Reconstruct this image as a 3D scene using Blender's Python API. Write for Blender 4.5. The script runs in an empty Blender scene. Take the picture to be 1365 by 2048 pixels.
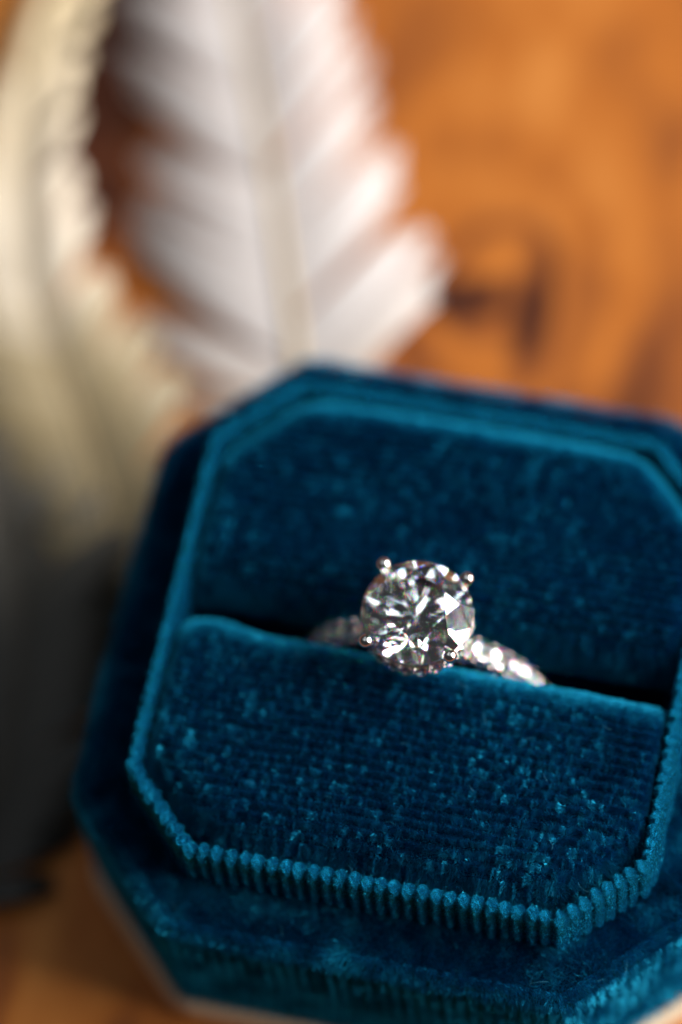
import bpy, bmesh, math
import numpy as np
from mathutils import Vector, Matrix, Quaternion

rng = np.random.default_rng(7)
S = 0.001            # the scene is laid out in millimetres and stored in metres
TABLE = 0.0          # table top; the box ledge lies 20.6 mm above it
LEDGE = 20.6
sc = bpy.context.scene
col = sc.collection

# ------------------------------------------------------------------ camera
roll, tilt, yaw = math.radians(13.574), math.radians(25.512), math.radians(19.527)
DIST, TX, TY = 303.906, -10.204, 12.651
zdir = Vector((math.sin(tilt)*math.sin(yaw), -math.sin(tilt)*math.cos(yaw), math.cos(tilt)))
cpos = Vector((TX, TY, LEDGE)) + DIST*zdir
xa = Vector((0, 1, 0)).cross(zdir).normalized(); ya = zdir.cross(xa)
X = math.cos(roll)*xa + math.sin(roll)*ya
Y = -math.sin(roll)*xa + math.cos(roll)*ya
cam = bpy.data.cameras.new('camera'); co = bpy.data.objects.new('camera', cam); col.objects.link(co)
co.matrix_world = Matrix(((X.x, Y.x, zdir.x, cpos.x*S), (X.y, Y.y, zdir.y, cpos.y*S), (X.z, Y.z, zdir.z, cpos.z*S), (0, 0, 0, 1)))
cam.sensor_fit = 'VERTICAL'; cam.sensor_height = 36.0; cam.sensor_width = 24.0
cam.lens = 18.0/math.tan(math.radians(8.0))
cam.clip_start = 0.01; cam.clip_end = 20.0
cam.dof.use_dof = True
cam.dof.focus_distance = (cpos - Vector((-0.6, -1.5, LEDGE+14.8))).dot(zdir)*S
cam.dof.aperture_fstop = 5.7
sc.camera = co

# ------------------------------------------------------------------ world, lamps, exposure
w = bpy.data.worlds.new('World'); sc.world = w; w.use_nodes = True
bg = w.node_tree.nodes['Background']; bg.inputs[0].default_value = (0.9, 0.93, 1.0, 1); bg.inputs[1].default_value = 0.032

def lamp(name, loc, size, power, colour, aim=(0, 0, 25), size_y=None):
    l = bpy.data.lights.new(name, 'AREA'); l.shape = 'RECTANGLE'; l.size = size*S; l.size_y = (size_y or size)*S
    l.energy = power; l.color = colour
    o = bpy.data.objects.new(name, l); col.objects.link(o)
    o.location = Vector(loc)*S
    o.rotation_euler = (Vector(aim)-Vector(loc)).to_track_quat('-Z', 'Y').to_euler()
    return o
def pane(name, az, el, dist, wid, hei, radiance, colour=(1.0, 0.98, 0.95), turn=0.0):
    """lamp seen from the ring at azimuth az (0 = right of the box, 90 = behind it) and height el"""
    a, e = math.radians(az), math.radians(el)
    loc = Vector((0, 0, 33))+dist*Vector((math.cos(e)*math.cos(a), math.cos(e)*math.sin(a), math.sin(e)))
    o = lamp(name, loc, wid, radiance*math.pi*wid*hei*S*S, colour, aim=(0, 0, 33), size_y=hei)
    o.rotation_euler = (o.rotation_euler.to_matrix() @ Matrix.Rotation(math.radians(turn), 3, 'Z')).to_euler()
# a broad window to the right of the box, lower and upper panes
for az in (-5, 10, 26, 42):
    pane('window_pane_light', az, 20, 620, 140, 150, 19.0)
    pane('window_pane_light', az+1, 40, 620, 120, 120, 19.0)
# unseen fill lamps added over the table to brighten the gem's facets
pane('overhead_fill', 66, 66, 640, 190, 110, 1.8, (0.96, 0.97, 1.0), 20)
for az, el, wd, hg, turn in ((-12, 68, 80, 110, 10), (18, 74, 60, 110, 40), (24, 56, 110, 80, 0), (112, 50, 100, 90, 15), (140, 66, 70, 120, -20), (178, 58, 60, 110, 5), (205, 78, 60, 90, 30), (228, 76, 60, 90, 0)):
    pane('overhead_fill', az, el, 640, wd, hg, 3.4, (0.88, 0.95, 1.0), turn)

sc.view_settings.view_transform = 'Standard'; sc.view_settings.look = 'None'
sc.view_settings.exposure = 0.14; sc.view_settings.gamma = 1.0; sc.view_settings.use_curve_mapping = False
sc.render.engine = 'CYCLES'; sc.render.filter_size = 1.1
cy = sc.cycles
cy.use_denoising = True
try: cy.denoiser = 'OPENIMAGEDENOISE'
except Exception: pass
cy.max_bounces = 20; cy.transmission_bounces = 18; cy.glossy_bounces = 8; cy.diffuse_bounces = 3
cy.caustics_reflective = True; cy.caustics_refractive = True; cy.blur_glossy = 0.0; cy.sample_clamp_indirect = 12.0

# ------------------------------------------------------------------ helpers
def empty(name, loc, label, cat, group=None):
    o = bpy.data.objects.new(name, None); col.objects.link(o); o.location = Vector(loc)*S
    o.empty_display_size = 0.01
    o['label'] = label; o['category'] = cat
    if group: o['group'] = group
    return o

def link(name, me, mat, parent=None, kind=None):
    """mesh data is in scene millimetres already scaled to metres; the parent stands unrotated"""
    o = bpy.data.objects.new(name, me); col.objects.link(o)
    if mat and not me.materials: me.materials.append(mat)
    if parent:
        o.parent = parent
        root = Vector((0, 0, 0)); p = parent
        while p: root += p.location; p = p.parent
        o.location = -root
    if kind: o['kind'] = kind
    return o

def mesh_np(name, V, F, smooth=False, attr=None):
    """V (n,3) in mm, F (m,k) all faces with k corners"""
    V = np.asarray(V, np.float32)*S; F = np.asarray(F, np.int32)
    me = bpy.data.meshes.new(name)
    m, k = F.shape
    me.vertices.add(len(V)); me.vertices.foreach_set('co', V.ravel())
    me.loops.add(m*k); me.loops.foreach_set('vertex_index', F.ravel())
    me.polygons.add(m); me.polygons.foreach_set('loop_start', np.arange(0, m*k, k, dtype=np.int32))
    me.update(calc_edges=True)
    if smooth: me.polygons.foreach_set('use_smooth', np.ones(m, bool))
    if attr:
        for an, av in attr.items():
            a = me.attributes.new(an, 'FLOAT', 'POINT'); a.data.foreach_set('value', np.asarray(av, np.float32))
    me.validate(); me.update()
    return me

def grid_faces(nu, nv, wrap_u=False, off=0):
    iu = np.arange(nu if wrap_u else nu-1); iv = np.arange(nv-1)
    a, b = np.meshgrid(iu, iv, indexing='ij'); a2 = (a+1) % nu
    return (np.stack([a*nv+b, a2*nv+b, a2*nv+b+1, a*nv+b+1], -1).reshape(-1, 4)+off)

def noise3(P, scale, seed):
    """smooth value noise, P (n,3)"""
    r = np.random.default_rng(seed); tab = r.random(4096).astype(np.float32)
    q = np.asarray(P, float)*scale+100.37*(seed % 17+1); i = np.floor(q).astype(np.int64); f = q-i; f = f*f*(3-2*f)
    out = 0
    for dx in (0, 1):
        for dy in (0, 1):
            for dz in (0, 1):
                h = ((i[:, 0]+dx)*73856093 ^ (i[:, 1]+dy)*19349663 ^ (i[:, 2]+dz)*83492791) & 4095
                wgt = (f[:, 0] if dx else 1-f[:, 0])*(f[:, 1] if dy else 1-f[:, 1])*(f[:, 2] if dz else 1-f[:, 2])
                out = out+tab[h]*wgt
    return out

# ------------------------------------------------------------------ materials
def mat(name):
    m = bpy.data.materials.new(name); m.use_nodes = True
    nt = m.node_tree; nt.nodes.clear()
    out = nt.nodes.new('ShaderNodeOutputMaterial')
    return m, nt, out
def nd(nt, typ, **kw):
    n = nt.nodes.new(typ)
    for k, v in kw.items(): setattr(n, k, v)
    return n
def ramp(nt, stops):
    r = nd(nt, 'ShaderNodeValToRGB')
    while len(r.color_ramp.elements) < len(stops): r.color_ramp.elements.new(0.5)
    for e, (p, c) in zip(r.color_ramp.elements, stops): e.position = p; e.color = (*c, 1)
    return r
def principled(nt, out, base=None, rough=0.5, metal=0.0, spec=0.5):
    b = nd(nt, 'ShaderNodeBsdfPrincipled')
    if base: b.inputs['Base Color'].default_value = (*base, 1)
    b.inputs['Roughness'].default_value = rough; b.inputs['Metallic'].default_value = metal
    b.inputs['Specular IOR Level'].default_value = spec
    nt.links.new(b.outputs[0], out.inputs[0])
    return b

def silk(nt, out, colour, tint, gloss, rough, normal=None):
    d = nd(nt, 'ShaderNodeBsdfDiffuse'); g = nd(nt, 'ShaderNodeBsdfGlossy'); g.inputs['Roughness'].default_value = rough; g.inputs['Color'].default_value = (*tint, 1)
    mx = nd(nt, 'ShaderNodeMixShader'); mx.inputs[0].default_value = gloss
    nt.links.new(colour, d.inputs[0]); nt.links.new(d.outputs[0], mx.inputs[1]); nt.links.new(g.outputs[0], mx.inputs[2]); nt.links.new(mx.outputs[0], out.inputs[0])
    if normal is not None: nt.links.new(normal, d.inputs['Normal']); nt.links.new(normal, g.inputs['Normal'])
def mat_pile():
    m, nt, out = mat('velvet_pile')
    a = nd(nt, 'ShaderNodeAttribute', attribute_name='rnd')
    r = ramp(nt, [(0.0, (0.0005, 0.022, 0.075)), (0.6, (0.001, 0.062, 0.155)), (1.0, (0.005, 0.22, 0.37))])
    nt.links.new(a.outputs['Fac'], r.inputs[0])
    silk(nt, out, r.outputs[0], (0.02, 0.45, 0.70), 0.45, 0.36)
    return m
def mat_backing():
    m, nt, out = mat('velvet_backing')
    d = nd(nt, 'ShaderNodeBsdfDiffuse'); d.inputs[0].default_value = (0.0006, 0.016, 0.045, 1); nt.links.new(d.outputs[0], out.inputs[0])
    return m
def mat_rib():
    m, nt, out = mat('ribbed_velvet_threads')
    v = nd(nt, 'ShaderNodeAttribute', attribute_name='vlen'); u = nd(nt, 'ShaderNodeAttribute', attribute_name='ulen')
    n = nd(nt, 'ShaderNodeTexNoise'); n.inputs['Scale'].default_value = 900; n.inputs['Detail'].default_value = 2
    add = nd(nt, 'ShaderNodeMath', operation='MULTIPLY_ADD'); nt.links.new(n.outputs[0], add.inputs[0]); add.inputs[1].default_value = 0.16; nt.links.new(v.outputs['Fac'], add.inputs[2])
    mul = nd(nt, 'ShaderNodeMath', operation='MULTIPLY'); nt.links.new(add.outputs[0], mul.inputs[0]); mul.inputs[1].default_value = 2*math.pi/0.135
    sn = nd(nt, 'ShaderNodeMath', operation='SINE'); nt.links.new(mul.outputs[0], sn.inputs[0])
    bp = nd(nt, 'ShaderNodeBump'); bp.inputs['Strength'].default_value = 1.0; bp.inputs['Distance'].default_value = 0.00006
    nt.links.new(sn.outputs[0], bp.inputs['Height'])
    n3 = nd(nt, 'ShaderNodeTexNoise'); n3.inputs['Scale'].default_value = 1400; n3.inputs['Detail'].default_value = 3
    r = ramp(nt, [(0.3, (0.0004, 0.024, 0.066)), (0.7, (0.0010, 0.056, 0.14))])
    nt.links.new(n3.outputs[0], r.inputs[0])
    silk(nt, out, r.outputs[0], (0.010, 0.42, 0.76), 0.40, 0.26, bp.outputs[0])
    return m
def mat_gem(spread=0.03):
    """clear stone: light splits into colours where it enters, travels on unsplit inside"""
    m, nt, out = mat('cut_gem')
    prev = None
    for c, ior in (((1, 0, 0), 2.41-spread), ((0, 1, 0), 2.41), ((0, 0, 1), 2.41+spread*1.3)):
        g = nd(nt, 'ShaderNodeBsdfGlass'); g.inputs['Color'].default_value = (*c, 1); g.inputs['Roughness'].default_value = 0; g.inputs['IOR'].default_value = ior
        if prev is None: prev = g
        else:
            a = nd(nt, 'ShaderNodeAddShader'); nt.links.new(prev.outputs[0], a.inputs[0]); nt.links.new(g.outputs[0], a.inputs[1]); prev = a
    inside = nd(nt, 'ShaderNodeBsdfGlass'); inside.inputs['Roughness'].default_value = 0; inside.inputs['IOR'].default_value = 2.41
    geo = nd(nt, 'ShaderNodeNewGeometry'); mx = nd(nt, 'ShaderNodeMixShader')
    nt.links.new(geo.outputs['Backfacing'], mx.inputs[0]); clear = nd(nt, 'ShaderNodeBsdfGlass'); clear.inputs['Roughness'].default_value = 0; clear.inputs['IOR'].default_value = 2.41
    some = nd(nt, 'ShaderNodeMixShader'); some.inputs[0].default_value = 0.4; nt.links.new(clear.outputs[0], some.inputs[1]); nt.links.new(prev.outputs[0], some.inputs[2])
    nt.links.new(some.outputs[0], mx.inputs[1]); nt.links.new(inside.outputs[0], mx.inputs[2])
    nt.links.new(mx.outputs[0], out.inputs[0])
    return m
def mat_metal():
    m, nt, out = mat('polished_white_gold')
    b = principled(nt, out, (0.78, 0.76, 0.74), 0.07, 1.0)
    n = nd(nt, 'ShaderNodeTexNoise'); n.inputs['Scale'].default_value = 2500
    r = nd(nt, 'ShaderNodeMapRange'); r.inputs['To Min'].default_value = 0.04; r.inputs['To Max'].default_value = 0.14
    nt.links.new(n.outputs[0], r.inputs[0]); nt.links.new(r.outputs[0], b.inputs['Roughness'])
    return m
def mat_cream():
    m, nt, out = mat('cream_board')
    b = principled(nt, out, rough=0.6, spec=0.3)
    n = nd(nt, 'ShaderNodeTexNoise'); n.inputs['Scale'].default_value = 250; n.inputs['Detail'].default_value = 4
    r = ramp(nt, [(0.3, (0.62, 0.47, 0.31)), (0.7, (0.74, 0.60, 0.43))])
    nt.links.new(n.outputs[0], r.inputs[0]); nt.links.new(r.outputs[0], b.inputs['Base Color'])
    return m
def mat_feather(name, stops):
    m, nt, out = mat(name)
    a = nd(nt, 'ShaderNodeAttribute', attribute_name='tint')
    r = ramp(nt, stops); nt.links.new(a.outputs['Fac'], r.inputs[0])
    d = nd(nt, 'ShaderNodeBsdfDiffuse'); t = nd(nt, 'ShaderNodeBsdfTranslucent'); g = nd(nt, 'ShaderNodeBsdfGlossy'); g.inputs['Roughness'].default_value = 0.5
    nt.links.new(r.outputs[0], d.inputs[0]); nt.links.new(r.outputs[0], t.inputs[0])
    mx = nd(nt, 'ShaderNodeMixShader'); mx.inputs[0].default_value = 0.12; nt.links.new(d.outputs[0], mx.inputs[1]); nt.links.new(t.outputs[0], mx.inputs[2])
    mg = nd(nt, 'ShaderNodeMixShader'); mg.inputs[0].default_value = 0.05; nt.links.new(mx.outputs[0], mg.inputs[1]); nt.links.new(g.outputs[0], mg.inputs[2])
    nt.links.new(mg.outputs[0], out.inputs[0])
    return m
def mat_wood():
    m, nt, out = mat('varnished_wood')
    b = principled(nt, out, rough=0.5, spec=0.2)
    tc = nd(nt, 'ShaderNodeTexCoord')
    mp = nd(nt, 'ShaderNodeMapping'); mp.inputs['Rotation'].default_value = (0, 0, math.radians(-14)); mp.inputs['Scale'].default_value = (1, 0.22, 1)
    nt.links.new(tc.outputs['Object'], mp.inputs[0])
    n1 = nd(nt, 'ShaderNodeTexNoise'); n1.inputs['Scale'].default_value = 75; n1.inputs['Detail'].default_value = 3; n1.inputs['Distortion'].default_value = 0.8
    n2 = nd(nt, 'ShaderNodeTexNoise'); n2.inputs['Scale'].default_value = 420; n2.inputs['Detail'].default_value = 5
    nt.links.new(mp.outputs[0], n1.inputs[0]); nt.links.new(mp.outputs[0], n2.inputs[0])
    mx = nd(nt, 'ShaderNodeMath', operation='MULTIPLY_ADD'); mx.inputs[1].default_value = 0.30; nt.links.new(n2.outputs[0], mx.inputs[0]); nt.links.new(n1.outputs[0], mx.inputs[2])
    fac = mx.outputs[0]
    # knots, dark figure and, between the feathers, darker patches of the board: (x, y, half length x, half length y, turn, depth) in mm
    marks = [(-6.2, 45.3, 5.0, 2.4, 8, 0.50, 0), (-0.6, 45.0, 2.3, 7.5, 4, 0.40, 0), (-4.2, 47.5, 5.0, 6.0, 10, 0.26, 1), (-6, 50, 10, 13, 20, 0.14, 1), (-5, 54, 17, 22, 14, 0.12, 1),
             (-4, 60, 26, 33, 10, 0.10, 1), (-46, 64, 8, 24, 12, 0.50, 0), (-41, 47, 4, 6, 0, 0.30, 0), (12, 40, 4, 14, -10, 0.16, 0), (-33, -28, 2.2, 11, 4, 0.34, 0), (-22, -34, 2, 9, -6, 0.25, 0)]
    for (x, y, hx, hy, turn, dep, hollow) in marks:
        mk = nd(nt, 'ShaderNodeMapping', vector_type='TEXTURE'); mk.inputs['Location'].default_value = (x*S, y*S, 0); mk.inputs['Rotation'].default_value = (0, 0, math.radians(turn)); mk.inputs['Scale'].default_value = (hx*S, hy*S, 1)
        nt.links.new(tc.outputs['Object'], mk.inputs[0])
        nn = nd(nt, 'ShaderNodeTexNoise'); nn.inputs['Scale'].default_value = 160; nt.links.new(tc.outputs['Object'], nn.inputs[0])
        ln = nd(nt, 'ShaderNodeVectorMath', operation='LENGTH'); nt.links.new(mk.outputs[0], ln.inputs[0])
        ad = nd(nt, 'ShaderNodeMath', operation='MULTIPLY_ADD'); nt.links.new(nn.outputs[0], ad.inputs[0]); ad.inputs[1].default_value = 0.7; nt.links.new(ln.outputs['Value'], ad.inputs[2])
        mr = nd(nt, 'ShaderNodeMapRange', interpolation_type='SMOOTHSTEP'); mr.inputs['From Min'].default_value = 0.75; mr.inputs['From Max'].default_value = 1.6; mr.inputs['To Min'].default_value = dep; mr.inputs['To Max'].default_value = 0.0
        if hollow:
            h1 = nd(nt, 'ShaderNodeMath', operation='SUBTRACT'); nt.links.new(ad.outputs[0], h1.inputs[0]); h1.inputs[1].default_value = 1.35
            h2 = nd(nt, 'ShaderNodeMath', operation='ABSOLUTE'); nt.links.new(h1.outputs[0], h2.inputs[0])
            mr.inputs['From Min'].default_value = 0.02; mr.inputs['From Max'].default_value = 0.30; nt.links.new(h2.outputs[0], mr.inputs[0])
        else: nt.links.new(ad.outputs[0], mr.inputs[0])
        sb = nd(nt, 'ShaderNodeMath', operation='SUBTRACT'); nt.links.new(fac, sb.inputs[0]); nt.links.new(mr.outputs[0], sb.inputs[1]); fac = sb.outputs[0]
    r = ramp(nt, [(0.12, (0.055, 0.014, 0.006)), (0.36, (0.22, 0.06, 0.014)), (0.58, (0.44, 0.13, 0.018)), (0.82, (0.58, 0.21, 0.042))])
    nt.links.new(fac, r.inputs[0]); nt.links.new(r.outputs[0], b.inputs['Base Color'])
    bp = nd(nt, 'ShaderNodeBump'); bp.inputs['Strength'].default_value = 0.15; bp.inputs['Distance'].default_value = 0.0003
    nt.links.new(n2.outputs[0], bp.inputs['Height']); nt.links.new(bp.outputs[0], b.inputs['Normal'])
    return m
PILE, BACK, RIB, GEM, METAL, CREAM, WOOD = mat_pile(), mat_backing(), mat_rib(), mat_gem(), mat_metal(), mat_cream(), mat_wood()

# ------------------------------------------------------------------ table
bm = bmesh.new()
bmesh.ops.create_cube(bm, size=1.0)
for v in bm.verts: v.co = Vector((v.co.x*0.9, v.co.y*0.9+0.05, v.co.z*0.03-0.015))
bmesh.ops.bevel(bm, geom=[e for e in bm.edges], offset=0.003, segments=2, affect='EDGES')
me = bpy.data.meshes.new('table_top'); bm.to_mesh(me); bm.free()
tb = link('table_top', me, WOOD); tb['kind'] = 'structure'; tb['label'] = 'orange brown varnished wooden table top with dark knots'

# ------------------------------------------------------------------ ring box
def octagon(h, c, rnd=0.8, step=0.25):
    """rounded octagon path, counter-clockwise: points, outward normals, running length"""
    V = [(h-c, -h), (h, -(h-c)), (h, h-c), (h-c, h), (-(h-c), h), (-h, h-c), (-h, -(h-c)), (-(h-c), -h)]
    V = [np.array(v, float) for v in V]; pts = []; nrm = []
    for i in range(8):
        a, b, c2 = V[i-1], V[i], V[(i+1) % 8]
        d1 = (b-a)/np.linalg.norm(b-a); d2 = (c2-b)/np.linalg.norm(c2-b)
        n1 = np.array([d1[1], -d1[0]]); n2 = np.array([d2[1], -d2[0]])
        tl = rnd*math.tan(math.pi/8)
        cen = b-d1*tl-n1*rnd
        for t in np.linspace(0, 1, 7):
            n = n1*(1-t)+n2*t; n /= np.linalg.norm(n); pts.append(cen+n*rnd); nrm.append(n)
        e0 = b+d2*tl; d3 = (V[(i+2) % 8]-c2); e1 = c2-d2*tl
        k = int(np.linalg.norm(e1-e0)/step)
        for t in np.linspace(0, 1, k+1)[1:-1]: pts.append(e0*(1-t)+e1*t); nrm.append(n2)
    P = np.array(pts); N = np.array(nrm)
    L = np.concatenate([[0], np.cumsum(np.linalg.norm(np.roll(P, -1, 0)-P, axis=1))])
    return P, N, L
def resample(P, N, L, n):
    s = np.linspace(0, L[-1], n, endpoint=False); P2 = np.vstack([P, P[:1]]); N2 = np.vstack([N, N[:1]])
    Q = np.stack([np.interp(s, L, P2[:, i]) for i in (0, 1)], -1); M = np.stack([np.interp(s, L, N2[:, i]) for i in (0, 1)], -1)
    M /= np.linalg.norm(M, axis=1, keepdims=True)
    return Q, M, s

def sweep(name, h, c, prof, ribs, amp, per=12, rnd=0.8, jitter=0.04, seed=1, ragged=0.0, thread=0.1, crest=0.5):
    """profile prof (k,2) = (offset outward, z) swept along the octagon with raised wales across it"""
    P, N, L = octagon(h, c, rnd)
    Q, M, s = resample(P, N, L, ribs*per)
    prof = np.asarray(prof, float); k = len(prof)
    tang = np.gradient(prof, axis=0); tang /= np.linalg.norm(tang, axis=1, keepdims=True)
    pn = np.stack([tang[:, 1], -tang[:, 0]], -1)            # profile normal (profile runs from outer foot up, over and down inside)
    vl = np.concatenate([[0], np.cumsum(np.linalg.norm(np.diff(prof, axis=0), axis=1))])
    ph = s/L[-1]*ribs
    rid = np.floor(ph).astype(int) % ribs
    r = np.random.default_rng(seed); ja = 1+0.22*(r.random(ribs)-0.5); jp = jitter*(r.random(ribs)-0.5)
    uu = np.clip(np.abs((ph % 1)-0.5+jp[rid])*2, 0, 1)
    dep = np.clip(1-(uu*0.99)**2, 0, 1)**crest
    D = (dep*ja[rid])[:, None]*np.ones(k)[None]
    pts3 = np.concatenate([np.repeat(Q, k, 0), np.tile(prof[:, 1], len(Q))[:, None]], 1)
    seg = 1-thread*(0.5+0.5*np.cos(vl[None, :]*2*math.pi/0.42+5.0*((ph % 1)-0.5)[:, None]+(rid*2.4)[:, None]))
    nz = noise3(pts3, 2.2, seed+3).reshape(len(Q), k)-0.5
    disp = amp*(D*seg+0.25*nz)
    off = prof[None, :, 0]+disp*pn[None, :, 0]; zz = prof[None, :, 1]+disp*pn[None, :, 1]
    if ragged: zz = zz+ragged*nz
    V = np.stack([Q[:, None, 0]+M[:, None, 0]*off, Q[:, None, 1]+M[:, None, 1]*off, zz+LEDGE], -1).reshape(-1, 3)
    F = grid_faces(len(Q), k, wrap_u=True)
    return mesh_np(name, V, F, True, {'vlen': np.tile(vl, len(Q)), 'ulen': np.repeat(ph, k), 'depth': np.clip(D, 0, 1).ravel()})

def fibres(name, P, N, length, width, lean, spread, seed, extra=None):
    """short tapered pile fibres standing on points P with normals N, tipped along lean (n,3)"""
    r = np.random.default_rng(seed); n = len(P)
    d = N+lean+spread*r.normal(size=(n, 3)); d /= np.linalg.norm(d, axis=1, keepdims=True)
    L = (length*(0.75+0.5*r.random(n)))[:, None]
    sd = np.cross(d, r.normal(size=(n, 3))); sd /= np.linalg.norm(sd, axis=1, keepdims=True); sd = sd*(width*0.5)
    V = np.stack([P-sd, P+sd, P+d*L], 1).reshape(-1, 3)
    F = np.arange(n*3).reshape(-1, 3)
    rn = r.random(n) if extra is None else np.clip(extra+0.35*(r.random(n)-0.5), 0, 1)
    return mesh_np(name, V, F, False, {'rnd': np.repeat(rn, 3)})

box = empty('ring_box', (0, 0, 0), 'deep teal blue velvet octagonal ring box, lid off, holding the diamond ring', 'ring box')

OH, OC = 26.0, 9.7          # outer half width and cut corner
CH, CC = 20.75, 5.9         # collar centre line
WP = 1.06                   # pitch of the wales
per_o = octagon(OH, OC)[2][-1]; per_c = octagon(CH, CC)[2][-1]
# base board
bpts, bn, _ = octagon(OH+0.8, OC+0.3, 4.0, 1.5)
pr = [(-3.0, 0.02), (-0.8, 0.02), (-0.2, 0.25), (0, 0.8), (0, 2.6), (-0.1, 3.1), (-0.5, 3.4), (-3.0, 3.4)]
V = np.array([[p[0]+n[0]*o, p[1]+n[1]*o, z] for p, n in zip(bpts, bn) for o, z in pr])
F = grid_faces(len(bpts), len(pr), wrap_u=True)
link('base_board', mesh_np('base_board', V, F, True), CREAM, box)
# outer wall: vertical wales, rolls over onto the ledge
zz = np.linspace(-17.6, -0.8, 40)
prof = [(0.0, z) for z in zz]+[(-0.8+0.8*math.cos(a), -0.8+0.8*math.sin(a)) for a in np.linspace(0.2, math.pi/2, 7)]
wall = link('outer_wall', sweep('outer_wall', OH-0.3, OC, prof, int(per_o/WP), 0.30, 10, 1.2, 0.2, 5), RIB, box)
Pw, Nw, Lw = octagon(OH, OC, 1.2); nwale = int(per_o/WP)
n = 200000
sv = (rng.integers(0, nwale, n)+0.5+np.clip(rng.normal(size=n)*0.2, -0.45, 0.45))/nwale*Lw[-1]
Pe = np.vstack([Pw, Pw[:1]]); Ne = np.vstack([Nw, Nw[:1]])
q = np.stack([np.interp(sv, Lw, Pe[:, k]) for k in (0, 1)], -1); mn = np.stack([np.interp(sv, Lw, Ne[:, k]) for k in (0, 1)], -1)
zw = LEDGE-17.3*rng.random(n)**1.2
P = np.concatenate([q, zw[:, None]], 1); Nn = np.concatenate([mn, np.zeros((n, 1))], 1)
lean = np.stack([0*zw, 0*zw, 1.2*(noise3(P, 0.6, 51)-0.55)], -1)
link('velvet_pile', fibres('wall_pile', P, Nn, 0.4+0*zw, 0.06, lean, 0.2, 52, noise3(P, 0.8, 53)), PILE, wall, 'stuff')
# ledge sheet
P1, N1, L1 = octagon(OH-0.9, OC, 1.2, 0.6); Q, M, s = resample(P1, N1, L1, 320)
wid = np.linspace(0, 5.6, 9)
V = np.array([[q[0]-m[0]*o, q[1]-m[1]*o, LEDGE+0.05] for q, m in zip(Q, M) for o in wid])
V[:, 2] += 0.25*noise3(V, 0.5, 4)-0.1
ledge = link('ledge', mesh_np('ledge', V, grid_faces(len(Q), 9, True)[:, ::-1], True), BACK, box)
n = 170000
i = rng.integers(0, len(Q), n); j = (i+1) % len(Q); t = rng.random(n)[:, None]
o = (rng.random(n)*5.7-1.15)[:, None]
q = Q[i]*(1-t)+Q[j]*t; mm_ = M[i]*(1-t)+M[j]*t
over = np.clip(-0.2-o, 0, None)
P = np.concatenate([q-mm_*o, LEDGE+0.02+0.28*np.clip(0.4-o, 0, 0.6)-0.9*over**2], 1)
lean = np.stack([noise3(P, 0.35, 21)-0.5, noise3(P, 0.35, 22)-0.5, np.zeros(n)], -1)*1.6
lean[:, :2] += mm_*np.clip(0.4-o, 0, 1.5)*0.9
link('velvet_pile', fibres('ledge_pile', P, np.tile([0, 0, 1.0], (n, 1)), 0.75, 0.05, lean, 0.3, 3, noise3(P, 0.9, 25)), PILE, ledge, 'stuff')

# collar: ribbed trim
CT = 6.0
outer = [(0.28, z) for z in np.linspace(-0.1, CT-0.42, 46)]
arc = [(0.02+0.26*math.cos(a), CT-0.42+0.26*math.sin(a)) for a in np.linspace(0.15, math.pi-0.15, 16)]
inner = [(-0.24, z) for z in np.linspace(CT-0.42, 1.5, 30)]
collar = link('collar', sweep('collar', CH, CC, outer+arc+inner, int(per_c/1.09), 0.48, 16, 1.3, 0.16, 9, thread=0.34, crest=0.68), RIB, box)

cme = collar.data; m_ = len(cme.polygons)
cc_ = np.zeros(m_*3, np.float32); cn_ = np.zeros(m_*3, np.float32); cme.polygons.foreach_get('center', cc_); cme.polygons.foreach_get('normal', cn_)
cc_ = cc_.reshape(-1, 3)/S; cn_ = cn_.reshape(-1, 3)
pick = rng.integers(0, m_, 90000); P = cc_[pick]+0.05*rng.normal(size=(90000, 3)); Nn = cn_[pick]
link('velvet_pile', fibres('collar_pile', P-0.04*Nn, Nn, np.full(len(P), 0.16), 0.03, 0.3*rng.normal(size=(len(P), 3)), 0.3, 61, noise3(P, 1.5, 62)), PILE, collar, 'stuff')

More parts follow.
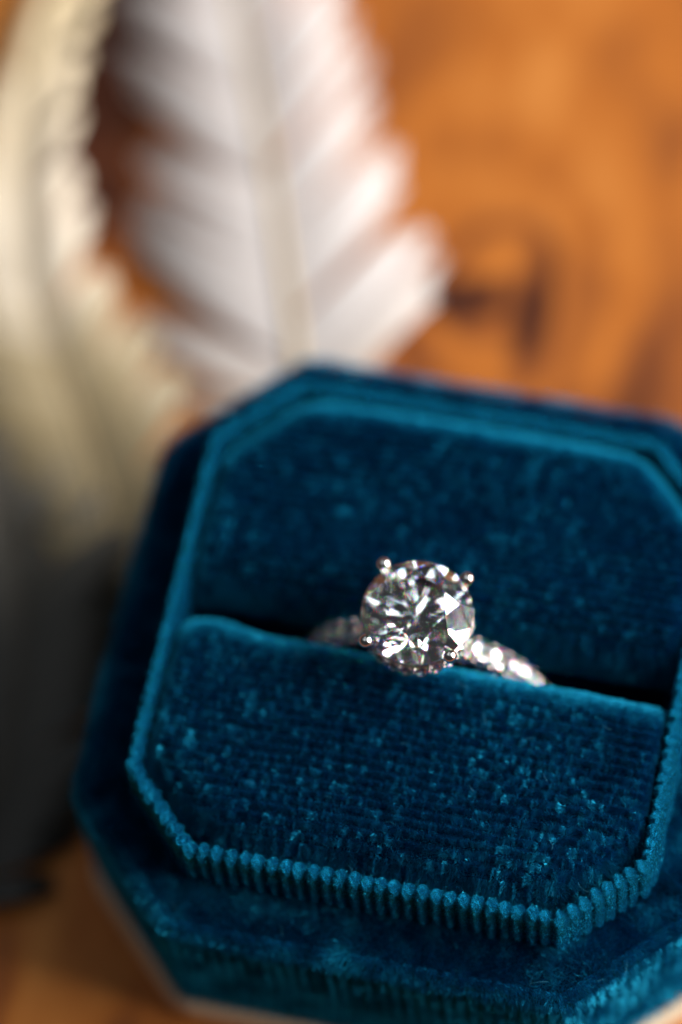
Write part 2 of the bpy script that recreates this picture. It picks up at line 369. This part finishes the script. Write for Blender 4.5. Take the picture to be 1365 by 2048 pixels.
# cushions
IH, IC = CH-1.05, CC-0.35
fp, fn, _ = octagon(IH-0.1, IC, 0.8, 2.0)
bm = bmesh.new()
top_ = [bm.verts.new((p[0]*S, p[1]*S, 6.7*S)) for p in fp]; bot_ = [bm.verts.new((p[0]*S, p[1]*S, 3.6*S)) for p in fp]
bm.faces.new(top_); bm.faces.new(bot_[::-1])
for k in range(len(fp)): bm.faces.new((bot_[k], bot_[(k+1) % len(fp)], top_[(k+1) % len(fp)], top_[k]))
me = bpy.data.meshes.new('slot_floor'); bm.to_mesh(me); bm.free()
link('slot_floor', me, BACK, box)
def cushion(front):
    s_ = -1 if front else 1
    y_in = (lambda x: -1.85+0.75*np.exp(-((x+17)/2.6)**2)) if front else (lambda x: 1.3+0*x)
    # outline, counter-clockwise seen from above, with the rolling radius of each side
    edges = []
    xs = np.linspace(-IH, IH, 160)
    slot = np.stack([xs, y_in(xs)], -1)
    if front:
        poly = [(IH-IC, -IH), (IH, -(IH-IC))]; poly0 = [(-IH, -(IH-IC)), (-(IH-IC), -IH)]
        ring_ = list(slot[::-1])+poly0+poly
    else:
        ring_ = list(slot)+[(IH, IH-IC), (IH-IC, IH), (-(IH-IC), IH), (-IH, IH-IC)]
    ring_ = np.array([np.array(p) for p in ring_])
    R2 = np.vstack([ring_, ring_[:1]]); L = np.concatenate([[0], np.cumsum(np.linalg.norm(np.diff(R2, axis=0), axis=1))])
    ss = np.linspace(0, L[-1], 420, endpoint=False)
    B = np.stack([np.interp(ss, L, R2[:, i]) for i in (0, 1)], -1)
    top = 6.8 if front else 6.9
    def height(x, y):
        ay = np.abs(y)
        d = [(IH-np.abs(x), 1.0), (IH-ay, 3.6 if front else 2.2), ((2*IH-IC-np.abs(x)-ay)/math.sqrt(2), 3.0 if front else 2.2), (s_*(y-y_in(x)), 2.0 if front else 5.0)]
        z = top+0*x
        for dd, r in d:
            k = np.clip(r-dd, 0, r); z = z-(r-np.sqrt(np.clip(r*r-k*k, 0, None)))
        z = z+0.25*(noise3(np.stack([x, y, 0*x], -1), 0.18, 31)-0.5)-0.0016*(x*x)
        return z+LEDGE
    cen = np.array([0, s_*10.6])
    tt = np.concatenate([np.linspace(0.0005, 0.7, 14), 0.7+0.3*np.sin(np.linspace(0.06, math.pi/2, 22))])
    XY = cen+(B[:, None]-cen)*tt[None, :, None]
    Zt = height(XY[..., 0].ravel(), XY[..., 1].ravel()).reshape(XY.shape[:2])
    V = np.concatenate([XY, Zt[..., None]], -1)
    skirt = V[:, -1:, :].copy(); sk = np.concatenate([skirt+np.array([0, 0, -d]) for d in (0.6, 2, 5)], 1); sk[:, 1, 2] = LEDGE+1.0; sk[:, 2, 2] = LEDGE-15
    V = np.concatenate([V, sk], 1); k = V.shape[1]
    F = grid_faces(len(B), k, True)
    V = V.reshape(-1, 3)
    F = np.concatenate([F])
    me = mesh_np('cushion', V, F, True)
    ob = link('cushion', me, BACK, box)
    # pile in wales that run along x
    n = 1700000
    x = (rng.random(n)*2-1)*IH
    row = rng.integers(-20, 21, n); y = (row+0.5+np.clip(rng.normal(size=n)*0.24, -0.5, 0.5))*1.0 if False else None
    y = s_*rng.random(n)*IH
    ph = y/0.84+0.10*np.sin(x*0.35)+0.25*noise3(np.stack([x, y, 0*x], -1), 0.4, 49); fr = ph-np.floor(ph)-0.5
    d_in = np.minimum.reduce([IH-np.abs(x), IH-np.abs(y), (2*IH-IC-np.abs(x)-np.abs(y))/math.sqrt(2), s_*(y-y_in(x))])
    e = 0.03
    hx, hy = (height(x+e, y)-height(x-e, y))/(2*e), (height(x, y+e)-height(x, y-e))/(2*e)
    steep = np.sqrt(1+np.clip(hx, -5, 5)**2+np.clip(hy, -5, 5)**2)
    wale = np.exp(-(fr/0.25)**2)
    prob = np.where(steep > 1.35, steep*0.75, wale)/2.2
    keep = (rng.random(n) < prob) & (d_in > 0.015)
    x, y, fr, row = x[keep], y[keep], fr[keep], np.floor(ph[keep])
    e = 0.03
    z = height(x, y)
    gx = (height(x+e, y)-height(x-e, y))/(2*e); gy = (height(x, y+e)-height(x, y-e))/(2*e)
    N = np.stack([-np.clip(gx, -4, 4), -np.clip(gy, -4, 4), np.ones_like(x)], -1); N /= np.linalg.norm(N, axis=1, keepdims=True)
    P = np.stack([x, y, z], -1)
    # each wale is broken into tufts that fall to different sides
    wob = 0.5*(noise3(P, 1.7, 47)-0.5)
    Pt = np.stack([x*2.7+wob, np.floor(ph[keep]+0.5*wob)*3.1+0.25*y, 0*x], -1)
    t1 = noise3(Pt, 1.0, 41)-0.5; t2 = noise3(Pt, 1.0, 42)-0.5; t3 = noise3(Pt, 0.9, 43)
    big = noise3(P*np.array([1, 1, 0]), 0.16, 44)-0.5
    fall = np.clip((noise3(Pt, 1.0, 45)-0.42)/0.22, 0, 1)+0.35*np.clip((big+0.1)/0.3, 0, 1)
    an = 2*math.pi*noise3(Pt, 0.6, 46)*1.5
    fine = noise3(P, 3.2, 48)
    if not front: fall = fall*0.7
    lean = np.stack([0.25*t1+(0.3+0.8*fine)*fall*np.cos(an), 0.5*fr+(0.4+1.1*fine)*fall*np.sin(an), 0*x], -1)
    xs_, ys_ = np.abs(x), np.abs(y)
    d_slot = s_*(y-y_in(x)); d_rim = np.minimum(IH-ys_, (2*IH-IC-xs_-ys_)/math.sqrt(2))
    brush_sheen = np.exp(-(d_slot/1.7)**2) if front else np.exp(-(d_rim/1.5)**2)
    lean *= (1-0.7*brush_sheen)[:, None]; lean[:, 1] += 1.3*brush_sheen*(0.5+fine)
    ln = 0.36*(0.75+0.5*t3)
    me = fibres('cushion_pile', P, N, ln, 0.055, lean, 0.20, 11+front, 0.15+0.8*(0.65*t3+0.35*(0.5+big))+0.6*brush_sheen)  # pile colour also lightened along slot and back edges, painting in their sheen
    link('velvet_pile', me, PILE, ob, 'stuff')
    return ob
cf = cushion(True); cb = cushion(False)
cf['label'] = 'teal velvet cushion with rounded front edge in front of the ring'; cb['label'] = 'teal velvet cushion behind the ring'

# ------------------------------------------------------------------ ring
def hull(name, pts, scale=1.0):
    bm = bmesh.new()
    for p in pts: bm.verts.new(Vector(p)*scale*S)
    r = bmesh.ops.convex_hull(bm, input=bm.verts)
    junk = [g for g in r['geom_interior']+r['geom_unused'] if isinstance(g, bmesh.types.BMVert)]
    bmesh.ops.delete(bm, geom=junk, context='VERTS')
    bmesh.ops.dissolve_limit(bm, angle_limit=0.002, verts=bm.verts, edges=bm.edges)
    bmesh.ops.recalc_face_normals(bm, faces=bm.faces)
    me = bpy.data.meshes.new(name); bm.to_mesh(me); bm.free()
    return me
def brilliant_points(rt=0.57, crown=34.5, pav=41.0, gth=0.02, full=True):
    tc_, tp = math.tan(math.radians(crown)), math.tan(math.radians(pav)); pts = []
    P = lambda r, a, z: (r*math.cos(a), r*math.sin(a), z)
    e = math.pi/4
    def plane(a, b, c):
        a, b, c = map(Vector, (a, b, c)); n = (b-a).cross(c-a); return n, n.dot(a)
    rs = 0.5*(1+rt*math.cos(e/2)); rl = 0.22
    for k in range(8):
        a = k*e
        pts.append(P(rt, a, gth+(1-rt)*tc_)); st = P(rs, a+e/2, gth+(1-rs*math.cos(e/2))*tc_)
        pts.append(st)
        lo = P(rl, a+e/2, -gth-(1-rl*math.cos(e/2))*tp)
        pts.append(lo)
        if full:
            for sgn, a0, a1 in ((1, a, a+e/2), (-1, a+e/2, a+e)):
                for top, apex in ((True, st), (False, lo)):
                    zg = gth if top else -gth
                    n, d = plane(apex, P(1, a0, zg), P(1, a1, zg))
                    for t in np.linspace(0, 1, 5)[:-1]:
                        aa = a0+(a1-a0)*t; x, y = math.cos(aa), math.sin(aa)
                        pts.append((x, y, (d-n.x*x-n.y*y)/n.z))
        else:
            for t in (0, 0.5):
                pts.append(P(1, a+e*t, gth)); pts.append(P(1, a+e*t, -gth))
    pts.append((0, 0, -gth-tp))
    return pts
RC = Vector((-0.5, 0.0, LEDGE-3.24)); R_OUT = 10.7
SR, SZ = 4.42, LEDGE+11.55
ring = empty('engagement_ring', (RC.x, 0, RC.z-R_OUT), 'white metal engagement ring with large round diamond standing upright between the teal cushions', 'ring')
def place(o, parent, loc, rot=None, scl=1.0):
    """child at a world place (mm) under an unrotated parent"""
    o.parent = parent; root = Vector(); p = parent
    while p: root += p.location; p = p.parent
    o.location = Vector(loc)*S-root
    if rot is not None: o.rotation_mode = 'QUATERNION'; o.rotation_quaternion = rot
    o.scale = (scl,)*3
    return o
def new(name, me, material):
    o = bpy.data.objects.new(name, me); col.objects.link(o)
    if not me.materials: me.materials.append(material)
    return o
gem = new('center_stone', hull('center_stone', brilliant_points(), SR), GEM)
place(gem, ring, (RC.x-0.1, 0, SZ), Quaternion((0, 0, 1), math.radians(38)))
gem['label'] = 'large round brilliant cut clear diamond'

def tube(pts, rad, seg=14, cap=True):
    pts = [np.array(p, float) for p in pts]; n = len(pts); V = []; 
    ref = np.array([0.31, 0.2, 0.93])
    for i in range(n):
        d = pts[min(i+1, n-1)]-pts[max(i-1, 0)]; d /= np.linalg.norm(d)
        a = np.cross(d, ref); a /= np.linalg.norm(a); b = np.cross(d, a)
        r = rad[i] if hasattr(rad, '__len__') else rad
        for k in range(seg):
            t = 2*math.pi*k/seg; V.append(pts[i]+r*(a*math.cos(t)+b*math.sin(t)))
    F = [[i*seg+k, i*seg+(k+1) % seg, (i+1)*seg+(k+1) % seg, (i+1)*seg+k] for i in range(n-1) for k in range(seg)]
    return np.array(V), np.array(F)

def ball_mesh(name, r, u=24, v=14, sx=1, sy=1, sz=1):
    bm = bmesh.new(); bmesh.ops.create_uvsphere(bm, u_segments=u, v_segments=v, radius=r*S)
    for q in bm.verts: q.co = Vector((q.co.x*sx, q.co.y*sy, q.co.z*sz))
    for f in bm.faces: f.smooth = True
    me = bpy.data.meshes.new(name); bm.to_mesh(me); bm.free(); return me

# band: rounded section swept on a circle, hollowed side grooves where the stones sit
def band_mesh():
    n = 200; k = 28; V = []
    for i in range(n):
        a = 2*math.pi*i/n; shoulder = max(0, math.cos(a))
        wy = 0.95+0.12*shoulder; th = 0.72
        for j in range(k):
            t = 2*math.pi*j/k; cx, cy_ = math.cos(t), math.sin(t)
            y = wy*math.copysign(abs(cy_)**0.75, cy_); r = R_OUT-0.85+th*math.copysign(abs(cx)**0.75, cx)
            V.append((RC.x+r*math.sin(a), y, RC.z+r*math.cos(a)))
    F = grid_faces(n, k, True); F2 = [(i*k+k-1, ((i+1) % n)*k+k-1, ((i+1) % n)*k, i*k) for i in range(n)]
    return mesh_np('band', np.array(V), np.vstack([F, np.array(F2)])[:, ::-1], True)
band = link('band', band_mesh(), METAL, ring)
small = hull('pave_stone', brilliant_points(rt=0.50), 1.0)
bead_me = ball_mesh('metal_bead', 0.2, 10, 6)
def rowspot(phi, y, rad, tilt):
    s_, c_ = math.sin(phi), math.cos(phi)
    rdir = Vector((s_, 0, c_)); nrm = (rdir*math.cos(tilt)+Vector((0, 1, 0))*math.sin(tilt)).normalized()
    loc = Vector((RC.x, 0, RC.z))+rdir*rad+Vector((0, y, 0))
    return loc, Vector((0, 0, 1)).rotation_difference(nrm)
pitch = 8.6
for side in (1, -1):
    for k in range(10):
        phi = math.radians(side*(17+pitch*k))
        l, q = rowspot(phi, 0, R_OUT-0.02, 0); place(new('pave_stone', small, GEM), band, l, q @ Quaternion((rng.normal(), rng.normal(), 0), 0.14) @ Quaternion((0, 0, 1), 0.3*k), 0.76)
        for sy in (1, -1):
            p2 = phi+math.radians(pitch/2)
            l, q = rowspot(p2, sy*0.93, R_OUT-0.42, sy*1.0); place(new('pave_stone', small, GEM), band, l, q @ Quaternion((rng.normal(), rng.normal(), 0), 0.2) @ Quaternion((0, 0, 1), 0.5*k), 0.46)
            l, q = rowspot(p2, sy*0.36, R_OUT-0.02, 0); place(new('metal_bead', bead_me, METAL), band, l)
            l, q = rowspot(phi, sy*0.98, R_OUT-0.32, 0); place(new('metal_bead', bead_me, METAL), band, l)
# prongs with ball tips
tip_me = ball_mesh('prong_tip', 0.58, 32, 20, 1, 1, 0.95)
gx, gy = RC.x-0.1, 0.0
for sx in (1, -1):
    for sy in (1, -1):
        a = np.array([gx+sx*0.9, gy+sy*0.75, LEDGE+6.7]); b = np.array([gx+sx*2.75, gy+sy*2.75, LEDGE+9.6]); c = np.array([gx+sx*3.30, gy+sy*3.30, LEDGE+11.95])
        pts = [a*(1-t)**2+2*b*t*(1-t)+c*t*t for t in np.linspace(0, 1, 12)]
        V, F = tube(pts, np.linspace(0.45, 0.36, 12), 16)
        pr_ = link('prong', mesh_np('prong', V, F, True), METAL, ring)
        place(new('prong_tip', tip_me, METAL), pr_, (gx+sx*3.36, gy+sy*3.36, LEDGE+12.1))
# hidden halo under the girdle
n = 96; V, F = tube([(gx+3.78*math.cos(2*math.pi*i/n), gy+3.78*math.sin(2*math.pi*i/n), LEDGE+10.05) for i in range(n)], 0.36, 12)
V = np.array([[gx+(3.9+0.34*math.cos(2*math.pi*j/14))*math.cos(2*math.pi*i/n), gy+(3.9+0.34*math.cos(2*math.pi*j/14))*math.sin(2*math.pi*i/n), LEDGE+9.7+0.55*math.sin(2*math.pi*j/14)] for i in range(n) for j in range(14)])
F = grid_faces(n, 14, True); F2 = np.array([(i*14+13, ((i+1) % n)*14+13, ((i+1) % n)*14, i*14) for i in range(n)])
halo = link('hidden_halo', mesh_np('hidden_halo', V, np.vstack([F, F2])[:, ::-1], True), METAL, ring)
hb = ball_mesh('metal_bead', 0.17, 10, 6)
for k in range(22):
    a = 2*math.pi*(k+0.5)/22; d = Vector((math.cos(a), math.sin(a), 0.35)).normalized()
    place(new('halo_stone', small, GEM), halo, (gx+4.3*math.cos(a), gy+4.3*math.sin(a), LEDGE+9.65), Vector((0, 0, 1)).rotation_difference(d), 0.46)
    a2 = 2*math.pi*k/22
    for dz in (-0.3, 0.34): place(new('metal_bead', hb, METAL), halo, (gx+4.25*math.cos(a2), gy+4.25*math.sin(a2), LEDGE+9.75+dz))

# ------------------------------------------------------------------ feathers
def inside_box(q):
    x, y = abs(q[0]), abs(q[1])
    return x < OH+1.6 and y < OH+1.6 and x+y < 2*OH-OC+2.2
def feather(label, pts, zs, wl, wr, stops, splits, seed, nb=200, shaft=0.75, shaft_col=(0.45, 0.33, 0.17), sweep_a=(50, 66)):
    """pts: shaft from quill to tip (mm on the table), wl/wr: vane widths left/right of the shaft at even steps"""
    r = np.random.default_rng(seed)
    pts = np.array(pts, float); tk = np.linspace(0, 1, len(pts)); T = np.linspace(0, 1, 60)
    def cr(vals):        # smooth interpolation
        v = np.asarray(vals, float); out = np.interp(T, np.linspace(0, 1, len(v)), v)
        for _ in range(6): out[1:-1] = 0.25*out[:-2]+0.5*out[1:-1]+0.25*out[2:]
        return out
    Cx, Cy, Cz = cr(pts[:, 0]), cr(pts[:, 1]), cr(zs)
    root = empty('feather', (Cx[0], Cy[0], 0), label, 'feather', None)
    C3 = np.stack([Cx, Cy, Cz+0.35], -1)
    m = mat_feather('feather_vane', stops); ms, nt, out = mat('feather_shaft'); principled(nt, out, shaft_col, 0.45)
    V, F = tube(C3, np.linspace(shaft, 0.2*shaft+0.05, 60), 8)
    link('shaft', mesh_np('shaft', V, F, True), ms, root)
    tang = np.gradient(C3[:, :2], axis=0); tang /= np.linalg.norm(tang, axis=1, keepdims=True)
    for side, wv in ((1, wl), (-1, wr)):
        Wd = cr(wv); VV = []; FF = []; TT = []
        t = 0.03
        ts = np.linspace(0.02, 0.985, nb)
        slen = np.linalg.norm(np.diff(C3[:, :2], axis=0), axis=1).sum()
        nt_ = max(4, int(slen/3.1)); edges = np.sort(np.clip(np.linspace(0, 1, nt_+1)+0.25/nt_*r.normal(size=nt_+1), 0, 1))
        tl = 0.92+0.14*r.random(nt_+1); tz = 0.9*r.random(nt_+1); tsh = 0.07*r.normal(size=nt_+1)
        wb = 0.95*slen/nb
        for i_, t in enumerate(ts):
            # barbs cling together in tufts whose points stand out from the edge; a split leaves a gap
            if any(sd_ == side and t0 < t < t1 for (sd_, t0, t1) in splits): continue
            k_ = min(max(int(np.searchsorted(edges, t))-1, 0), nt_-1); u_ = (t-edges[k_])/max(1e-4, edges[k_+1]-edges[k_])
            ang = math.radians(np.interp(t, [0, 1], sweep_a[::-1]))+0.02*r.normal()+tsh[k_]
            L = np.interp(t, T, Wd)/math.sin(max(ang, 0.3))*tl[k_]*(0.86+0.18*(1-abs(u_-0.35)*1.3)+0.03*r.random())
            p = np.array([np.interp(t, T, C3[:, k]) for k in range(3)]); d = np.array([np.interp(t, T, tang[:, k]) for k in (0, 1)]); d /= np.linalg.norm(d)
            nv = np.array([-d[1], d[0]])*side
            if inside_box(p): continue
            base = len(VV); K = 7
            pull = (0.4-u_)*(edges[k_+1]-edges[k_])*slen*0.4
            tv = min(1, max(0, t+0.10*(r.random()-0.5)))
            curl = 0.0; last = p[:2]
            for k in range(K):
                u = k/(K-1); aa = ang-0.16*u
                q = p[:2]+L*u*(nv*math.sin(aa)+d*math.cos(aa))+d*pull*u**2
                if inside_box(q) and k:
                    q = last; curl += 0.25
                last = q
                zq = max(curl+p[2]-0.2+1.5*math.sin(u*2.2)+tz[k_]*u-1.3*u*u, 0.25)
                wd = wb*(1.0 if u < 0.75 else 1.0-2.6*(u-0.75))
                VV.append((q[0]-d[0]*wd, q[1]-d[1]*wd, zq)); VV.append((q[0]+d[0]*wd, q[1]+d[1]*wd, zq+0.15)); TT += [tv]*2
                if k: FF.append((base+2*k-2, base+2*k-1, base+2*k+1, base+2*k))
        link('vane', mesh_np('vane', np.array(VV), np.array(FF), False, {'tint': TT}), m, root, 'stuff')
    return root
WHITE = [(0.0, (0.60, 0.50, 0.42)), (0.3, (0.66, 0.60, 0.575)), (0.8, (0.68, 0.625, 0.605)), (1.0, (0.62, 0.54, 0.47))]
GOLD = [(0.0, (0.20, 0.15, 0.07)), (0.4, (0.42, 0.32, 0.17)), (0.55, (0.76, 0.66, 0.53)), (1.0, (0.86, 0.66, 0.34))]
SHADE_GREY = [(0.0, (0.012, 0.011, 0.008)), (0.55, (0.04, 0.034, 0.022)), (1.0, (0.36, 0.31, 0.25))]  # dark stops paint in the shade beside the box, grey only at the tip
feather('broad white feather with pale tan shaft lying behind the ring box', [(-17.5, 28.8), (-19.5, 32.3), (-21.4, 38.2), (-28, 56), (-35.3, 73.2), (-41, 88)], [0.6, 1.0, 1.5, 3.5, 4.0, 2.0],
        [13, 15, 14.5, 13, 10, 7], [14.5, 15.5, 13.5, 11.5, 11, 8.5], WHITE, [(1, 0.13, 0.165), (1, 0.225, 0.262), (1, 0.335, 0.355), (-1, 0.565, 0.58), (-1, 0.40, 0.41)], 3, nb=260)
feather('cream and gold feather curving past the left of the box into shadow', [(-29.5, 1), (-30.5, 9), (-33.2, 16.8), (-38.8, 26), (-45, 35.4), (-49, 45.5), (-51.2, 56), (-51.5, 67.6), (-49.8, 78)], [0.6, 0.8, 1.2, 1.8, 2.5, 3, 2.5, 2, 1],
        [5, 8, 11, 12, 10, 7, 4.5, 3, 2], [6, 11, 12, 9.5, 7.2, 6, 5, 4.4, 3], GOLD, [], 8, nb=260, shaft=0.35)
feather('small grey feather with the shadow of the box painted into its colour', [(-39, -23), (-37, -10), (-38, 2), (-42, 12), (-47.5, 22), (-52, 32)], [0.5, 0.8, 1, 1, 1.5, 1], [3, 7, 9, 9, 8, 4], [8, 12, 12, 10, 6, 3], SHADE_GREY, [], 12, nb=180, shaft=0.3, shaft_col=(0.06, 0.045, 0.03))  # dark vane and shaft deepen the box's shadow by colour

# ------------------------------------------------------------------ stray fibres on the box
m, nt, out = mat('stray_fibre'); principled(nt, out, (0.02, 0.14, 0.22), 0.6, spec=0.1)
VV = []; FF = []
for k in range(34):
    if k < 22: x, y = rng.uniform(-17, 18), rng.uniform(-20.5, -3)
    else: x, y = rng.uniform(-18, 22), rng.uniform(-25, -21)
    z = LEDGE+(7.35 if y > -16.5 else (6.6-0.55*(-16.5-y) if y > -20.6 else 0.7))
    p = np.array([x, y, z]); a = rng.uniform(0, 2*math.pi); d = np.array([math.cos(a), math.sin(a), rng.uniform(0.0, 0.7)]); ln_ = rng.uniform(0.5, 1.6); cv = rng.normal(size=3)*0.5; base = len(VV)
    for j in range(6):
        q = p+d*ln_*j/5; up = np.cross(d, [0.3, 0.2, 1.0]); up /= np.linalg.norm(up); d = d+cv/5; d /= np.linalg.norm(d); wd = 0.012*(1-0.6*j/5)
        p = p+0*d
        VV += [q-up*wd, q+up*wd]
        if j: FF.append((base+2*j-2, base+2*j-1, base+2*j+1, base+2*j))
link('lint', mesh_np('lint', np.array(VV), np.array(FF)), m, box, 'stuff')
